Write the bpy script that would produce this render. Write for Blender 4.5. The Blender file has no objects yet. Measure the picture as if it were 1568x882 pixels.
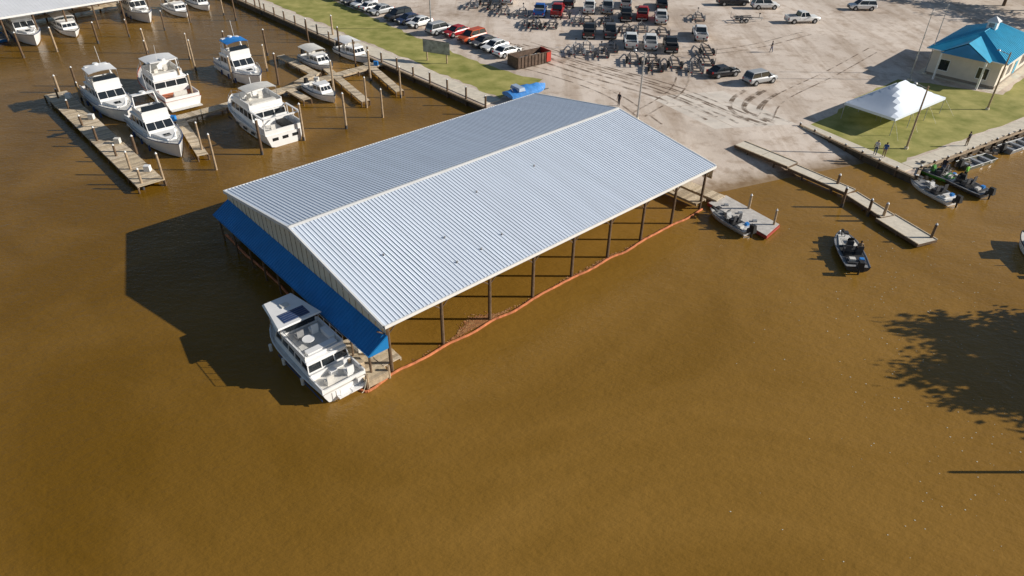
import bpy, bmesh, math, random
from mathutils import Vector, Matrix
random.seed(7)
R=random.Random(11)
K=.08
def D(x,y): return (x*K,y*K)
scene=bpy.context.scene
COL=scene.collection
# ---------------------------------------------------------------- materials
_M={}
def mat(name,col,rough=.6,metal=0.,var=.12,scale=3.,bump=0.,spec=.5,col2=None,detail=4.,stretch=None):
    if name in _M: return _M[name]
    m=bpy.data.materials.new(name);m.use_nodes=True
    nt=m.node_tree;n=nt.nodes;l=nt.links;b=n['Principled BSDF']
    b.inputs['Roughness'].default_value=rough;b.inputs['Metallic'].default_value=metal
    b.inputs['Specular IOR Level'].default_value=spec
    tc=n.new('ShaderNodeTexCoord');no=n.new('ShaderNodeTexNoise')
    no.inputs['Scale'].default_value=scale;no.inputs['Detail'].default_value=detail;no.inputs['Roughness'].default_value=.6
    if stretch:
        mp=n.new('ShaderNodeMapping');mp.inputs['Scale'].default_value=stretch;l.new(tc.outputs['Object'],mp.inputs['Vector']);l.new(mp.outputs[0],no.inputs['Vector'])
    else: l.new(tc.outputs['Object'],no.inputs['Vector'])
    rp=n.new('ShaderNodeValToRGB');rp.color_ramp.elements[0].position=.3;rp.color_ramp.elements[1].position=.7
    c2=col2 if col2 else tuple(min(1,c*(1+var)) for c in col)
    c1=col if col2 else tuple(c*(1-var) for c in col)
    rp.color_ramp.elements[0].color=(*c1,1);rp.color_ramp.elements[1].color=(*c2,1)
    l.new(no.outputs['Fac'],rp.inputs['Fac']);l.new(rp.outputs['Color'],b.inputs['Base Color'])
    if bump>0:
        bp=n.new('ShaderNodeBump');bp.inputs['Strength'].default_value=bump;bp.inputs['Distance'].default_value=.05
        l.new(no.outputs['Fac'],bp.inputs['Height']);l.new(bp.outputs['Normal'],b.inputs['Normal'])
    _M[name]=m;return m
def paint(name,col): return mat('paint_'+name,col,.3,0,.05,1.5)
WHITE=mat('gelcoat_white',(.90,.89,.87),.35,0,.05,1.2)
OFFW=mat('deck_offwhite',(.74,.71,.65),.6,0,.12,2)
GLASS=mat('dark_glass',(.02,.025,.03),.08,0,.2,1,spec=.8)
BLACK=mat('black_rubber',(.02,.02,.02),.7,0,.3,4)
DGREY=mat('dark_grey',(.06,.06,.065),.6,0,.3,4)
MGREY=mat('mid_grey',(.28,.28,.28),.6,0,.2,4)
STEEL=mat('galvanised_steel',(.45,.46,.47),.45,.5,.2,5)
CHROME=mat('stainless_rail',(.7,.7,.7),.25,.9,.05,5)
RED=mat('red_lens',(.5,.02,.02),.3)
BLUEC=mat('blue_canvas',(.02,.22,.62),.7,0,.15,2)
NAVY=mat('navy_stripe',(.02,.05,.15),.35)
TEAK=mat('teak',(.34,.20,.10),.7,0,.2,6)
ROPE=mat('mooring_rope',(.6,.55,.42),.9)
WOOD=[mat('plank_%d'%i,c,.85,0,.22,5,.3) for i,c in enumerate([(.60,.48,.32),(.70,.57,.40),(.47,.37,.25),(.64,.53,.39)])]
PILE=mat('weathered_pile',(.15,.095,.055),.9,0,.35,4,.4)
PILEL=mat('pile_light',(.42,.31,.20),.9,0,.3,4,.4)
PILEW=mat('pile_cap_white',(.85,.85,.83),.5)
# ---------------------------------------------------------------- mesh builder
class MB:
    def __init__(s): s.v=[];s.f=[];s.m=[];s.mats=[]
    def mi(s,m):
        if m not in s.mats: s.mats.append(m)
        return s.mats.index(m)
    def add(s,vs,fs,m):
        o=len(s.v);s.v+= [tuple(p) for p in vs];k=s.mi(m)
        for f in fs: s.f.append(tuple(i+o for i in f));s.m.append(k)
    def box(s,x0,x1,y0,y1,z0,z1,m,top=None):
        vs=[(x0,y0,z0),(x1,y0,z0),(x1,y1,z0),(x0,y1,z0),(x0,y0,z1),(x1,y0,z1),(x1,y1,z1),(x0,y1,z1)]
        s.add(vs,[(0,3,2,1),(0,1,5,4),(1,2,6,5),(2,3,7,6),(3,0,4,7)],m);s.add(vs[4:],[(0,1,2,3)],top or m)
    def obox(s,p0,p1,w,z0,z1,m,top=None):
        a=Vector(p0[:2]);b=Vector(p1[:2]);d=(b-a).normalized();n=Vector((-d.y,d.x))*w/2
        q=[a-n,b-n,b+n,a+n]
        s.prism([(p.x,p.y) for p in q],z0,z1,m,top)
    def prism(s,pts,z0,z1,m,top=None):
        n=len(pts);lo=[(x,y,z0) for x,y in pts];hi=[(x,y,z1) for x,y in pts]
        s.add(lo+hi,[(i,(i+1)%n,n+(i+1)%n,n+i) for i in range(n)]+[tuple(range(n-1,-1,-1))],m);s.add(hi,[tuple(range(n))],top or m)
    def frus(s,b,t,z0,z1,m,top=None,cap=True):
        q=lambda a,z:[(a[0],-a[2],z),(a[1],-a[3],z),(a[1],a[3],z),(a[0],a[2],z)]
        vs=q(b,z0)+q(t,z1)
        s.add(vs,[(0,1,5,4),(1,2,6,5),(2,3,7,6),(3,0,4,7),(0,3,2,1)],m)
        if cap: s.add(vs[4:],[(0,1,2,3)],top or m)
    def cyl(s,p0,p1,r0,m,r1=None,n=8,cap=True):
        r1=r0 if r1 is None else r1
        p0=Vector(p0);p1=Vector(p1);d=(p1-p0).normalized()
        u=d.orthogonal().normalized();w=d.cross(u)
        vs=[p0+(u*math.cos(2*math.pi*i/n)+w*math.sin(2*math.pi*i/n))*r0 for i in range(n)]+[p1+(u*math.cos(2*math.pi*i/n)+w*math.sin(2*math.pi*i/n))*r1 for i in range(n)]
        fs=[(i,(i+1)%n,n+(i+1)%n,n+i) for i in range(n)]
        if cap: fs+=[tuple(range(n-1,-1,-1)),tuple(range(n,2*n))]
        s.add(vs,fs,m)
    def loft(s,rings,m,cap=True,close=True,fm=None):
        n=len(rings[0]);vs=[p for r in rings for p in r];fs=[]
        for k in range(len(rings)-1):
            for i in range(n if close else n-1):
                fs.append((k*n+i,k*n+(i+1)%n,(k+1)*n+(i+1)%n,(k+1)*n+i))
        s.add(vs,fs,m)
        if cap:
            s.add(rings[0],[tuple(range(n-1,-1,-1))],m);s.add(rings[-1],[tuple(range(n))],m)
    def planks(s,p0,p1,w,z,th=.06,step=.3,along=False):
        a=Vector(p0[:2]);b=Vector(p1[:2]);L=(b-a).length;d=(b-a)/L;nn=Vector((-d.y,d.x))
        k=max(1,int(L/step));st=L/k
        for i in range(k):
            q0=a+d*(i*st+.012);q1=a+d*((i+1)*st-.012);j=R.uniform(-.02,.02);h=w/2+j
            pts=[q0-nn*h,q1-nn*h,q1+nn*h,q0+nn*h];dz=R.uniform(-.006,.006)
            s.prism([(p.x,p.y) for p in pts],z-th+dz,z+dz,R.choice(WOOD))
        for o in (-w/2+.08,w/2-.08):
            s.obox(a+nn*o,b+nn*o,.1,z-th-.2,z-th-.012,WOOD[2])
    def rope(s,p,q,sag=.3):
        p=Vector(p);q=Vector(q);P=[p.lerp(q,i/6)-Vector((0,0,sag*4*(i/6)*(1-i/6))) for i in range(7)]
        for a,b in zip(P[:-1],P[1:]): s.cyl(a,b,.022,ROPE,n=4)
    def obj(s,name,loc=(0,0,0),rot=0,smooth=True,angle=.7):
        me=bpy.data.meshes.new(name);me.from_pydata(s.v,[],s.f)
        for m in s.mats: me.materials.append(m)
        me.polygons.foreach_set('material_index',s.m)
        bm=bmesh.new();bm.from_mesh(me);bmesh.ops.recalc_face_normals(bm,faces=bm.faces);bm.to_mesh(me);bm.free()
        if smooth:
            me.polygons.foreach_set('use_smooth',[True]*len(me.polygons))
            me.set_sharp_from_angle(angle=angle)
        me.update()
        o=bpy.data.objects.new(name,me);o.location=loc;o.rotation_euler[2]=rot;COL.objects.link(o);return o
# ---------------------------------------------------------------- camera, light, sky
f=1083.2;pit=math.radians(35.436);ro=math.radians(.96)
fw=Vector((0,math.cos(pit),-math.sin(pit)));r=Vector((1,0,0));u=Vector((0,math.sin(pit),math.cos(pit)))
r2=r*math.cos(ro)+u*math.sin(ro);u2=-r*math.sin(ro)+u*math.cos(ro)
cd=bpy.data.cameras.new('camera');co=bpy.data.objects.new('camera',cd);COL.objects.link(co);scene.camera=co
cd.sensor_width=36;cd.lens=f/1568*36;cd.clip_end=4000;cd.clip_start=.5
Mx=Matrix((r2,u2,-fw)).transposed().to_4x4();Mx.translation=(0,0,33.6);co.matrix_world=Mx
EL=math.radians(24.5)
sd=bpy.data.lights.new('sun','SUN');so=bpy.data.objects.new('sun',sd);COL.objects.link(so)
sd.energy=5.0;sd.angle=math.radians(.5);sd.color=(1,.94,.85)
so.rotation_euler=Vector((-math.cos(EL),-.02,-math.sin(EL))).to_track_quat('-Z','Y').to_euler()
w=bpy.data.worlds.new('World');scene.world=w;w.use_nodes=True
nt=w.node_tree;bg=nt.nodes['Background'];sk=nt.nodes.new('ShaderNodeTexSky');sk.sky_type='NISHITA';sk.sun_disc=False
sk.sun_elevation=EL;sk.sun_rotation=math.radians(91);sk.air_density=1.0;sk.dust_density=.4
nt.links.new(sk.outputs[0],bg.inputs[0]);bg.inputs[1].default_value=.065
scene.view_settings.view_transform='Standard';scene.view_settings.look='None';scene.view_settings.exposure=0
# ---------------------------------------------------------------- water
def water_mat():
    m=bpy.data.materials.new('muddy_water');m.use_nodes=True;nt=m.node_tree;n=nt.nodes;l=nt.links;b=n['Principled BSDF']
    tc=n.new('ShaderNodeTexCoord')
    n1=n.new('ShaderNodeTexNoise');n1.inputs['Scale'].default_value=.03;n1.inputs['Detail'].default_value=7;n1.inputs['Distortion'].default_value=1.6;n1.inputs['Roughness'].default_value=.55
    l.new(tc.outputs['Object'],n1.inputs['Vector'])
    # sun scatter painted into the base colour: darker west, brighter east
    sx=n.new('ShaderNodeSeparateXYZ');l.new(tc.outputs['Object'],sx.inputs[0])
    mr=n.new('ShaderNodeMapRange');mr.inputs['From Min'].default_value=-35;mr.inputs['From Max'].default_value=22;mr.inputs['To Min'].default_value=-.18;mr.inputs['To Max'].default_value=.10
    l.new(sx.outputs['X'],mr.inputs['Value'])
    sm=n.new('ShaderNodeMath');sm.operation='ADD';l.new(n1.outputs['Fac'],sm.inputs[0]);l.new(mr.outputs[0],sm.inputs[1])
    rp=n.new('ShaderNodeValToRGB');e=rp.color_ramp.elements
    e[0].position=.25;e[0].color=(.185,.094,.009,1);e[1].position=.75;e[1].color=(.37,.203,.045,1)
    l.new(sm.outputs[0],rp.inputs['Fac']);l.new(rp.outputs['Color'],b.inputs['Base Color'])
    b.inputs['Roughness'].default_value=.12;b.inputs['IOR'].default_value=1.33;b.inputs['Specular IOR Level'].default_value=.45
    mp=n.new('ShaderNodeMapping');mp.inputs['Scale'].default_value=(1,1.7,1);mp.inputs['Rotation'].default_value=(0,0,.5);l.new(tc.outputs['Object'],mp.inputs['Vector'])
    hs=None
    for sc,am in ((.35,.8),(1.5,.42),(4.2,.2)):
        q=n.new('ShaderNodeTexNoise');q.inputs['Scale'].default_value=sc;q.inputs['Detail'].default_value=3;l.new(mp.outputs[0],q.inputs['Vector'])
        k=n.new('ShaderNodeMath');k.operation='MULTIPLY_ADD';k.inputs[1].default_value=am;l.new(q.outputs['Fac'],k.inputs[0])
        if hs: l.new(hs.outputs[0],k.inputs[2])
        else: k.inputs[2].default_value=0
        hs=k
    bp=n.new('ShaderNodeBump');bp.inputs['Strength'].default_value=.55;bp.inputs['Distance'].default_value=.17
    l.new(hs.outputs[0],bp.inputs['Height']);l.new(bp.outputs['Normal'],b.inputs['Normal'])
    return m
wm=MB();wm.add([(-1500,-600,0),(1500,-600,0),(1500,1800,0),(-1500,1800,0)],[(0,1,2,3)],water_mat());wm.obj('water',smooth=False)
# ---------------------------------------------------------------- land
def ground_mat():
    m=bpy.data.materials.new('sandy_lot');m.use_nodes=True;nt=m.node_tree;n=nt.nodes;l=nt.links;b=n['Principled BSDF']
    b.inputs['Roughness'].default_value=.95;b.inputs['Specular IOR Level'].default_value=.2
    tc=n.new('ShaderNodeTexCoord')
    def noise(s,d,dist=0,st=None):
        q=n.new('ShaderNodeTexNoise');q.inputs['Scale'].default_value=s;q.inputs['Detail'].default_value=d;q.inputs['Distortion'].default_value=dist;q.inputs['Roughness'].default_value=.65
        if st:
            mp=n.new('ShaderNodeMapping');mp.inputs['Scale'].default_value=st;mp.inputs['Rotation'].default_value=(0,0,.85);l.new(tc.outputs['Object'],mp.inputs['Vector']);l.new(mp.outputs[0],q.inputs['Vector'])
        else: l.new(tc.outputs['Object'],q.inputs['Vector'])
        return q
    def ramp(src,p0,c0,p1,c1):
        r1=n.new('ShaderNodeValToRGB');e=r1.color_ramp.elements;e[0].position=p0;e[0].color=(*c0,1);e[1].position=p1;e[1].color=(*c1,1);l.new(src,r1.inputs['Fac']);return r1.outputs[0]
    def mul(x,y):
        k=n.new('ShaderNodeMix');k.data_type='RGBA';k.blend_type='MULTIPLY';k.inputs[0].default_value=1;l.new(x,k.inputs[6]);l.new(y,k.inputs[7]);return k.outputs[2]
    a=noise(.06,6,.8);c=noise(.6,6);g=noise(9,3);t=noise(.35,5,.3,(1,.12,1))
    o=ramp(a.outputs['Fac'],.33,(.64,.53,.435),.62,(.90,.775,.66))
    o=mul(o,ramp(c.outputs['Fac'],.32,(.74,.69,.64),.50,(1,1,1)));o=mul(o,ramp(g.outputs['Fac'],.3,(.86,.86,.86),.6,(1,1,1)));o=mul(o,ramp(t.outputs['Fac'],.36,(.80,.76,.72),.52,(1,1,1)))
    sz=n.new('ShaderNodeSeparateXYZ');l.new(tc.outputs['Object'],sz.inputs[0])
    k=n.new('ShaderNodeMath');k.operation='MULTIPLY_ADD';k.inputs[1].default_value=.22;l.new(c.outputs['Fac'],k.inputs[0]);l.new(sz.outputs['Z'],k.inputs[2])
    o=mul(o,ramp(k.outputs[0],.14,(.42,.34,.24),.34,(1,1,1)))
    l.new(o,b.inputs['Base Color'])
    bp=n.new('ShaderNodeBump');bp.inputs['Strength'].default_value=.35;bp.inputs['Distance'].default_value=.04;l.new(c.outputs['Fac'],bp.inputs['Height']);l.new(bp.outputs[0],b.inputs['Normal'])
    return m
GM=ground_mat();LZ=.8
SEA=mat('seawall_dark',(.10,.075,.05),.9,0,.4,2,.5)
CONC=mat('walk_concrete',(.74,.66,.53),.9,0,.14,1.2,.2)
GRASS=mat('grass_blades',(.21,.225,.035),.95,0,0,.45,.5,col2=(.50,.44,.14),detail=10)
T0=(110,950);T1=(427,1009)
shore=[(-5000,6373),(-637,1694),(-422,1459),(-233,1260),(-44,1058),T0,T1,(522,839),(540,868),(645,932),(774,1014),(1400,1412),(6000,4350),(6000,9000),(-5000,9000)]
SP=[D(*p) for p in shore]
g=MB()
g.add([(x,y,LZ) for x,y in SP],[tuple(range(len(SP)))],GM)
for i in range(len(SP)-3):
    if shore[i]==T0: continue
    a,b=SP[i],SP[i+1];g.add([(a[0],a[1],LZ),(b[0],b[1],LZ),(b[0],b[1],-2),(a[0],a[1],-2)],[(0,1,2,3)],SEA)
t0=D(*T0);t1=D(*T1);b0=D(360,680);b1=D(533,815)
NR=12;vs=[]
for i in range(NR+1):
    k=i/NR;z=LZ-1.6*k*(.8+.2*k)
    vs+=[(t0[0]+(b0[0]-t0[0])*k,t0[1]+(b0[1]-t0[1])*k,z),(t1[0]+(b1[0]-t1[0])*k,t1[1]+(b1[1]-t1[1])*k,z)]
g.add(vs,[(2*i,2*i+1,2*i+3,2*i+2) for i in range(NR)],GM)
g.add([(42,8,.5),(200,-80,.5),(260,60,.5),(75,62,.5),(50,48,.5),(46,30,.5)],[(0,1,2,3,4,5)],GRASS)
g.obj('ground',smooth=False)
def sheet(name,pts,z,m,th=None):
    s=MB();P=[D(*p) for p in pts]
    if th: s.prism(P,z-th,z,m)
    else: s.add([(x,y,z) for x,y in P],[tuple(range(len(P)))],m)
    return s.obj(name,smooth=False)
def ragged(pts,sub=1.2,amp=.35):
    o=[]
    for i,p in enumerate(pts):
        a=Vector(D(*p));b=Vector(D(*pts[(i+1)%len(pts)]));L=(b-a).length
        if L>80: o.append(a);continue
        n=Vector((-(b-a).y,(b-a).x)).normalized();k=max(1,int(L/sub))
        for j in range(k): o.append(a+(b-a)*j/k+n*R.uniform(-amp,amp))
    return [(v.x/K,v.y/K) for v in o]
sheet('grass',ragged([(-2000,3225),(-578,1698),(-357,1463),(-25,1101),(10,1130),(44,1190),(-30,1240),(-105,1318),(-160,1385),(-215,1450),(-410,1690),(-1800,3300)]),LZ+.004,GRASS)
sheet('grass',ragged([(446,1012),(500,1062),(557,1128),(612,1178),(667,1222),(729,1199),(812,1155),(905,1248),(1300,1640),(1500,1500),(1400,1440),(774,1047),(645,963),(540,900),(522,875)],amp=.2),LZ+.004,GRASS)
s=MB()
PADC=mat('ramp_concrete',(.80,.71,.61),.9,0,.14,.5,.15)
for i in range(4):
    for j in range(3):
        P=[Vector(D(*p)) for p in ((215,1118),(345,1152),(424,1013),(295,989))]
        bl=lambda a,b:(P[0].lerp(P[1],a)).lerp(P[3].lerp(P[2],a),b)
        e=.006;q=[bl(i/4+e,j/3+e),bl((i+1)/4-e,j/3+e),bl((i+1)/4-e,(j+1)/3-e),bl(i/4+e,(j+1)/3-e)]
        s.add([(v.x,v.y,LZ+.0025) for v in q],[(0,1,2,3)],PADC)
s.obj('concrete_apron',smooth=False)
def walkway(name,path,wd,z):
    s=MB()
    for (p,q) in zip(path[:-1],path[1:]):
        a=Vector(D(*p));b=Vector(D(*q));L=(b-a).length;k=max(1,int(L/2.4));d=(b-a)/k
        for i in range(k):
            e=d.normalized()*.015
            s.obox(a+d*i+e,a+d*(i+1)-e,wd,z-.12,z+R.uniform(0,.012),CONC)
    return s.obj(name,smooth=False)
walkway('seawall_walkway',[(-1400,2543),(-609,1696),(-35,1080)],2.6,LZ+.09)
walkway('seawall_walkway',[(436,1004),(523,860)],1.5,LZ+.09)
walkway('seawall_walkway',[(528,872),(774,1028),(1400,1426)],1.6,LZ+.1)
def seawall(name,path,step,ph):
    s=MB()
    for p,q in zip(path[:-1],path[1:]):
        a=Vector(D(*p));b=Vector(D(*q));s.obox(a,b,.28,LZ-.05,LZ+.14,PILEL)
        L=(b-a).length;k=int(L/step)
        for i in range(k+1):
            c=a+(b-a)*i/max(1,k);h=ph*R.uniform(.85,1.15);x,y=c.x,c.y
            s.cyl((x,y,-1.5),(x+R.uniform(-.05,.05),y,LZ+h),.14,PILE,.12);s.cyl((x,y,LZ+h),(x,y,LZ+h+.06),.13,PILEW,.05)
    return s.obj(name)
seawall('seawall',[(-1400,2513),(-640,1697),(-240,1264),(-46,1056)],3.4,1.5)
seawall('seawall',[(427,1007),(522,838)],2.2,.35)
seawall('seawall',[(524,838),(542,866),(645,930),(774,1012),(1400,1410)],2.2,.35)
# riprap rocks at the foot of the east walkway
s=MB();RK=[mat('riprap_%d'%i,c,.9,0,.2,3,.4) for i,c in enumerate([(.34,.29,.23),(.22,.18,.14),(.45,.40,.33)])]
for i in range(260):
    t=R.random();a=Vector(D(545,862)).lerp(Vector(D(1100,1215)),t);n=Vector((.53,-.85))*R.uniform(0,.9);c=a+n;q=R.uniform(.15,.35);z=.35-n.length*.35
    s.frus((c.x-q,c.x+q,q*.8,q),(c.x-q*.6,c.x+q*.5,q*.5,q*.45),0,1,R.choice(RK))
    for k in range(len(s.v)-12,len(s.v)):
        v=s.v[k];yy=v[1]+c.y;s.v[k]=(v[0],yy,-.2+(z+.2+q*.6)*v[2])
s.obj('riprap_rocks',smooth=False)
# tyre tracks
def track_mat():
    m=bpy.data.materials.new('damp_track');m.use_nodes=True;nt=m.node_tree;n=nt.nodes;l=nt.links;b=n['Principled BSDF']
    b.inputs['Base Color'].default_value=(.22,.155,.105,1);b.inputs['Roughness'].default_value=.8
    tc=n.new('ShaderNodeTexCoord');q=n.new('ShaderNodeTexNoise');q.inputs['Scale'].default_value=.8;q.inputs['Detail'].default_value=6
    l.new(tc.outputs['Object'],q.inputs['Vector']);rp=n.new('ShaderNodeValToRGB');e=rp.color_ramp.elements
    e[0].position=.38;e[0].color=(.0,.0,.0,1);e[1].position=.66;e[1].color=(.8,.8,.8,1);l.new(q.outputs['Fac'],rp.inputs['Fac']);l.new(rp.outputs[0],b.inputs['Alpha']);return m
TM=track_mat()
def cr(pts,n=10):
    P=[Vector(p) for p in pts];P=[P[0]*2-P[1]]+P+[P[-1]*2-P[-2]];o=[]
    for i in range(1,len(P)-2):
        for k in range(n):
            t=k/n;a,b,c,d=P[i-1],P[i],P[i+1],P[i+2]
            o.append(.5*((2*b)+(c-a)*t+(2*a-5*b+4*c-d)*t*t+(3*b-a-3*c+d)*t**3))
    o.append(P[-2]);return o
def track(paths):
    s=MB();lev=0
    for pts,wd in paths:
        C=cr([D(*p) for p in pts])
        for off in (-.85,.85):
            lev+=1;z=LZ+.004+lev*.0012;vs=[]
            for i,c in enumerate(C):
                t=(C[min(i+1,len(C)-1)]-C[max(i-1,0)]).normalized();nn=Vector((-t.y,t.x));j=off
                vs+=[(*(c+nn*(j-wd/2)),z),(*(c+nn*(j+wd/2)),z)]
            s.add(vs,[(2*i,2*i+1,2*i+3,2*i+2) for i in range(len(C)-1)],TM)
    s.obj('tyre_tracks',smooth=False)
track([([(-60,1420),(84,1306),(232,1175),(320,1060),(345,1018)],.4),([(20,1400),(150,1262),(260,1165),(345,1050),(372,1014)],.35),([(400,1160),(362,1110),(350,1060),(385,1015)],.6),([(425,1150),(385,1100),(372,1060),(408,1014)],.5),
 ([(300,1260),(280,1180),(250,1120),(190,1040)],.25),([(-40,1300),(80,1210),(160,1120),(210,1000)],.25),([(600,1500),(420,1380),(200,1330),(0,1380)],.22),([(700,1400),(560,1250),(430,1120),(380,1030)],.2),([(0,1360),(110,1240),(240,1120),(300,1030)],.45)])
# ---------------------------------------------------------------- boathouse
th=math.radians(42.4);BO=(-8.38,36.52);L=37.3;W=25.05;HE=4.35;HR=6.29
a_=Vector((math.cos(th),math.sin(th)));b_=Vector((-math.sin(th),math.cos(th)))
def loc(x,y): return (BO[0]+a_.x*x+b_.x*y,BO[1]+a_.y*x+b_.y*y)
ROOF=mat('galvalume_roof',(.76,.83,.93),.42,0,.06,.5,0,detail=8,stretch=(2.2,.16,1))
ROOFT=mat('roof_trim',(.86,.85,.82),.5,.05,.06,1)
SIDE=mat('cream_siding',(.80,.71,.54),.8,0,.08,1)
BLUER=mat('blue_metal',(.012,.22,.56),.4,.1,.12,.8)
def roof_slope(s,x0,x1,y0,z0,y1,z1,m,step=.32,h=.038,t=.06):
    s.add([(x0,y0,z0),(x1,y0,z0),(x1,y1,z1),(x0,y1,z1),(x0,y0,z0-t),(x1,y0,z0-t),(x1,y1,z1-t),(x0,y1,z1-t)],[(0,1,2,3),(7,6,5,4),(0,4,5,1),(1,5,6,2),(3,7,4,0)],m)
    n=int((x1-x0)/step)
    for i in range(n+1):
        x=x0+.05+i*(x1-x0-.1)/n;w0=.065;w1=.03
        s.add([(x-w0,y0,z0+.002),(x-w1,y0,z0+h),(x+w1,y0,z0+h),(x+w0,y0,z0+.002),(x-w0,y1,z1+.002),(x-w1,y1,z1+h),(x+w1,y1,z1+h),(x+w0,y1,z1+.002)],
              [(0,1,5,4),(1,2,6,5),(2,3,7,6),(0,3,2,1)],m)
bh=MB()
roof_slope(bh,0,L,0,HE,W/2,HR,ROOF);roof_slope(bh,0,L,W,HE,W/2,HR,ROOF)
for sg in (-1,1):
    z=HR-.25*(HR-HE)/(W/2)
    bh.add([(-.03,W/2,HR+.09),(L+.03,W/2,HR+.09),(L+.03,W/2+sg*.25,z+.06),(-.03,W/2+sg*.25,z+.06)],[(0,1,2,3)],ROOFT)
bh.box(-.02,L+.02,-.1,-.003,HE-.22,HE+.03,ROOFT);bh.box(-.02,L+.02,W+.003,W+.1,HE-.22,HE+.03,ROOFT)
for x0,x1 in ((-.12,-.004),(L+.004,L+.12)):
    for ya in (0,W):
        vs=[(x0,ya,HE-.2),(x1,ya,HE-.2),(x1,ya,HE+.07),(x0,ya,HE+.07),(x0,W/2,HR-.2),(x1,W/2,HR-.2),(x1,W/2,HR+.07),(x0,W/2,HR+.07)]
        bh.add(vs,[(0,1,5,4),(1,2,6,5),(2,3,7,6),(3,0,4,7)],ROOFT)
GB=1.15
for gx in (.12,L-.12):
    n=60
    for i in range(n):
        y0=.1+i*(W-.2)/n;y1=y0+(W-.2)/n;zt=lambda y:HE-.08+(HR-HE)*(1-abs(y-W/2)/(W/2))
        off=.03 if i%2 else 0
        bh.add([(gx-off,y0,HE-GB),(gx-off,y1,HE-GB),(gx-off,y1,zt(y1)),(gx-off,y0,zt(y0))],[(0,1,2,3)],SIDE)
    bh.box(gx-.05,gx+.05,.1,W-.1,HE-GB-.2,HE-GB,PILEL)
AZ=HE-.82;AO=1.45;AD=.95
n=int((W+.3)/.32)
vsA=[(.08,-.1,AZ),(.08,W-.1,AZ),(-AO,W-.1,AZ-AD),(-AO,-.1,AZ-AD)]
bh.add(vsA+[(x,y,z-.05) for x,y,z in vsA],[(0,1,2,3),(7,6,5,4),(2,6,7,3),(0,4,5,1)],BLUER)
for i in range(n+1):
    y=-.06+i*(W-.08)/n
    bh.add([(.08,y-.04,AZ+.002),(.08,y,AZ+.045),(.08,y+.04,AZ+.002),(-AO,y-.04,AZ-AD+.002),(-AO,y,AZ-AD+.045),(-AO,y+.04,AZ-AD+.002)],[(0,1,4,3),(1,2,5,4),(3,4,5)],BLUER)
bh.box(-AO-.06,-AO-.004,-.1,W-.1,AZ-AD-.1,AZ-AD+.02,BLUER)
for ye in (-.11,W-.09):
    bh.add([(.08,ye,AZ),(-AO,ye,AZ-AD),(-AO,ye,AZ-AD-.1),(.08,ye,AZ-AD-.1)],[(0,1,2,3)],BLUER)
xs=[.35+i*(36.3-.35)/8 for i in range(9)]
for x in xs:
    bh.cyl((x,.28,-2),(x,.28,HE-.2),.15,PILE,.12);bh.cyl((x,W-.3,-2),(x,W-.3,HE-.2),.15,PILE,.12)
    for y in (5.2,9.4,W/2+1.2,17.2,21.2):
        zt=HE-.2+(HR-HE)*(1-abs(y-W/2)/(W/2))
        bh.cyl((x+.9 if y<6 else x,y,-2),(x+.9 if y<6 else x,y,zt-.1),.12,PILE,.1,n=6)
    for sg in (0,1):
        ya=0.1 if sg==0 else W-.1
        bh.add([(x-.05,ya,HE-.4),(x+.05,ya,HE-.4),(x+.05,ya,HE-.1),(x-.05,ya,HE-.1),(x-.05,W/2,HR-.4),(x+.05,W/2,HR-.4),(x+.05,W/2,HR-.1),(x-.05,W/2,HR-.1)],[(0,1,5,4),(1,2,6,5),(2,3,7,6),(3,0,4,7)],PILEL)
    bh.cyl((x,.28,HE-1.1),(x+.8,.28,HE-.4),.05,PILE,n=5);bh.cyl((x,.28,HE-1.1),(x-.8,.28,HE-.4),.05,PILE,n=5)
bh.box(.2,L-.3,.2,.36,HE-.45,HE-.2,PILEL);bh.box(.2,L-.3,W-.36,W-.2,HE-.45,HE-.2,PILEL)
for y in (1.8,3.6,5.4,7.2,9,10.8):
    zt=HE-.1+(HR-HE)*(y/(W/2));bh.box(.25,L-.25,y-.03,y+.03,zt-.12,zt-.02,PILEL);bh.box(.25,L-.25,W-y-.03,W-y+.03,zt-.12,zt-.02,PILEL)
for y in (3,6,8.5,11.5,14,16.5,19,22,W-.3): bh.cyl((.4,y,-2),(.4,y,HE-.7),.12,PILE);bh.cyl((-1.2,y-.3,-2),(-1.2,y-.3,AZ-AD-.05),.08,PILE)
bh.cyl((-1.2,.4,-2),(-1.2,.4,AZ-AD-.05),.09,PILE)
for x,y in ((8,2.4),(13,3.1),(10.5,2.6),(15,8.6),(4,6),(9,5.2),(22,9)):
    zt=HE+(HR-HE)*(y/(W/2));bh.cyl((x,y,zt),(x,y,zt+.14),.08,MGREY)
bh.obj('covered_boathouse',(BO[0],BO[1],0),th)
dk=MB()
dk.planks((.5,.3),(.5,W-.5),1.5,.75)
dk.planks((-1.1,-.3),(-1.1,4.6),1.7,.72)
dk.planks((1.3,W/2),(L-1.9,W/2),1.4,.7,step=.35)
for x in xs[1:-1]:
    dk.planks((x,W/2+.8),(x,W-.6),.7,.68,step=.35)
for x in xs[1:-1:2]: dk.planks((x,W/2-.8),(x,6.6),.7,.68,step=.35)
dk.planks((L-1.0,.2),(L-1.0,W),1.6,.8)
for y in (-.2,2,4.4): dk.cyl((-1.9,y,-1.5),(-1.9,y,1.3),.12,PILEL);dk.cyl((-.2,y,-1.5),(-.2,y,1.1),.12,PILEL)
dk.box(-1.7,-1.2,1.2,2.2,.73,1.15,WOOD[2]);dk.box(-.8,-.4,2.6,3.3,.73,1.2,OFFW);dk.box(-1.9,-.3,-.34,-.3,.2,.66,WOOD[2])
dk.rope((-1.9,4.4,1.1),(-3.0,5.2,1.0));dk.rope((-1.9,-.2,1.1),(-2.9,-1.2,1.0))
dk.obj('wooden_dock',(BO[0],BO[1],0),th)
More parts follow.
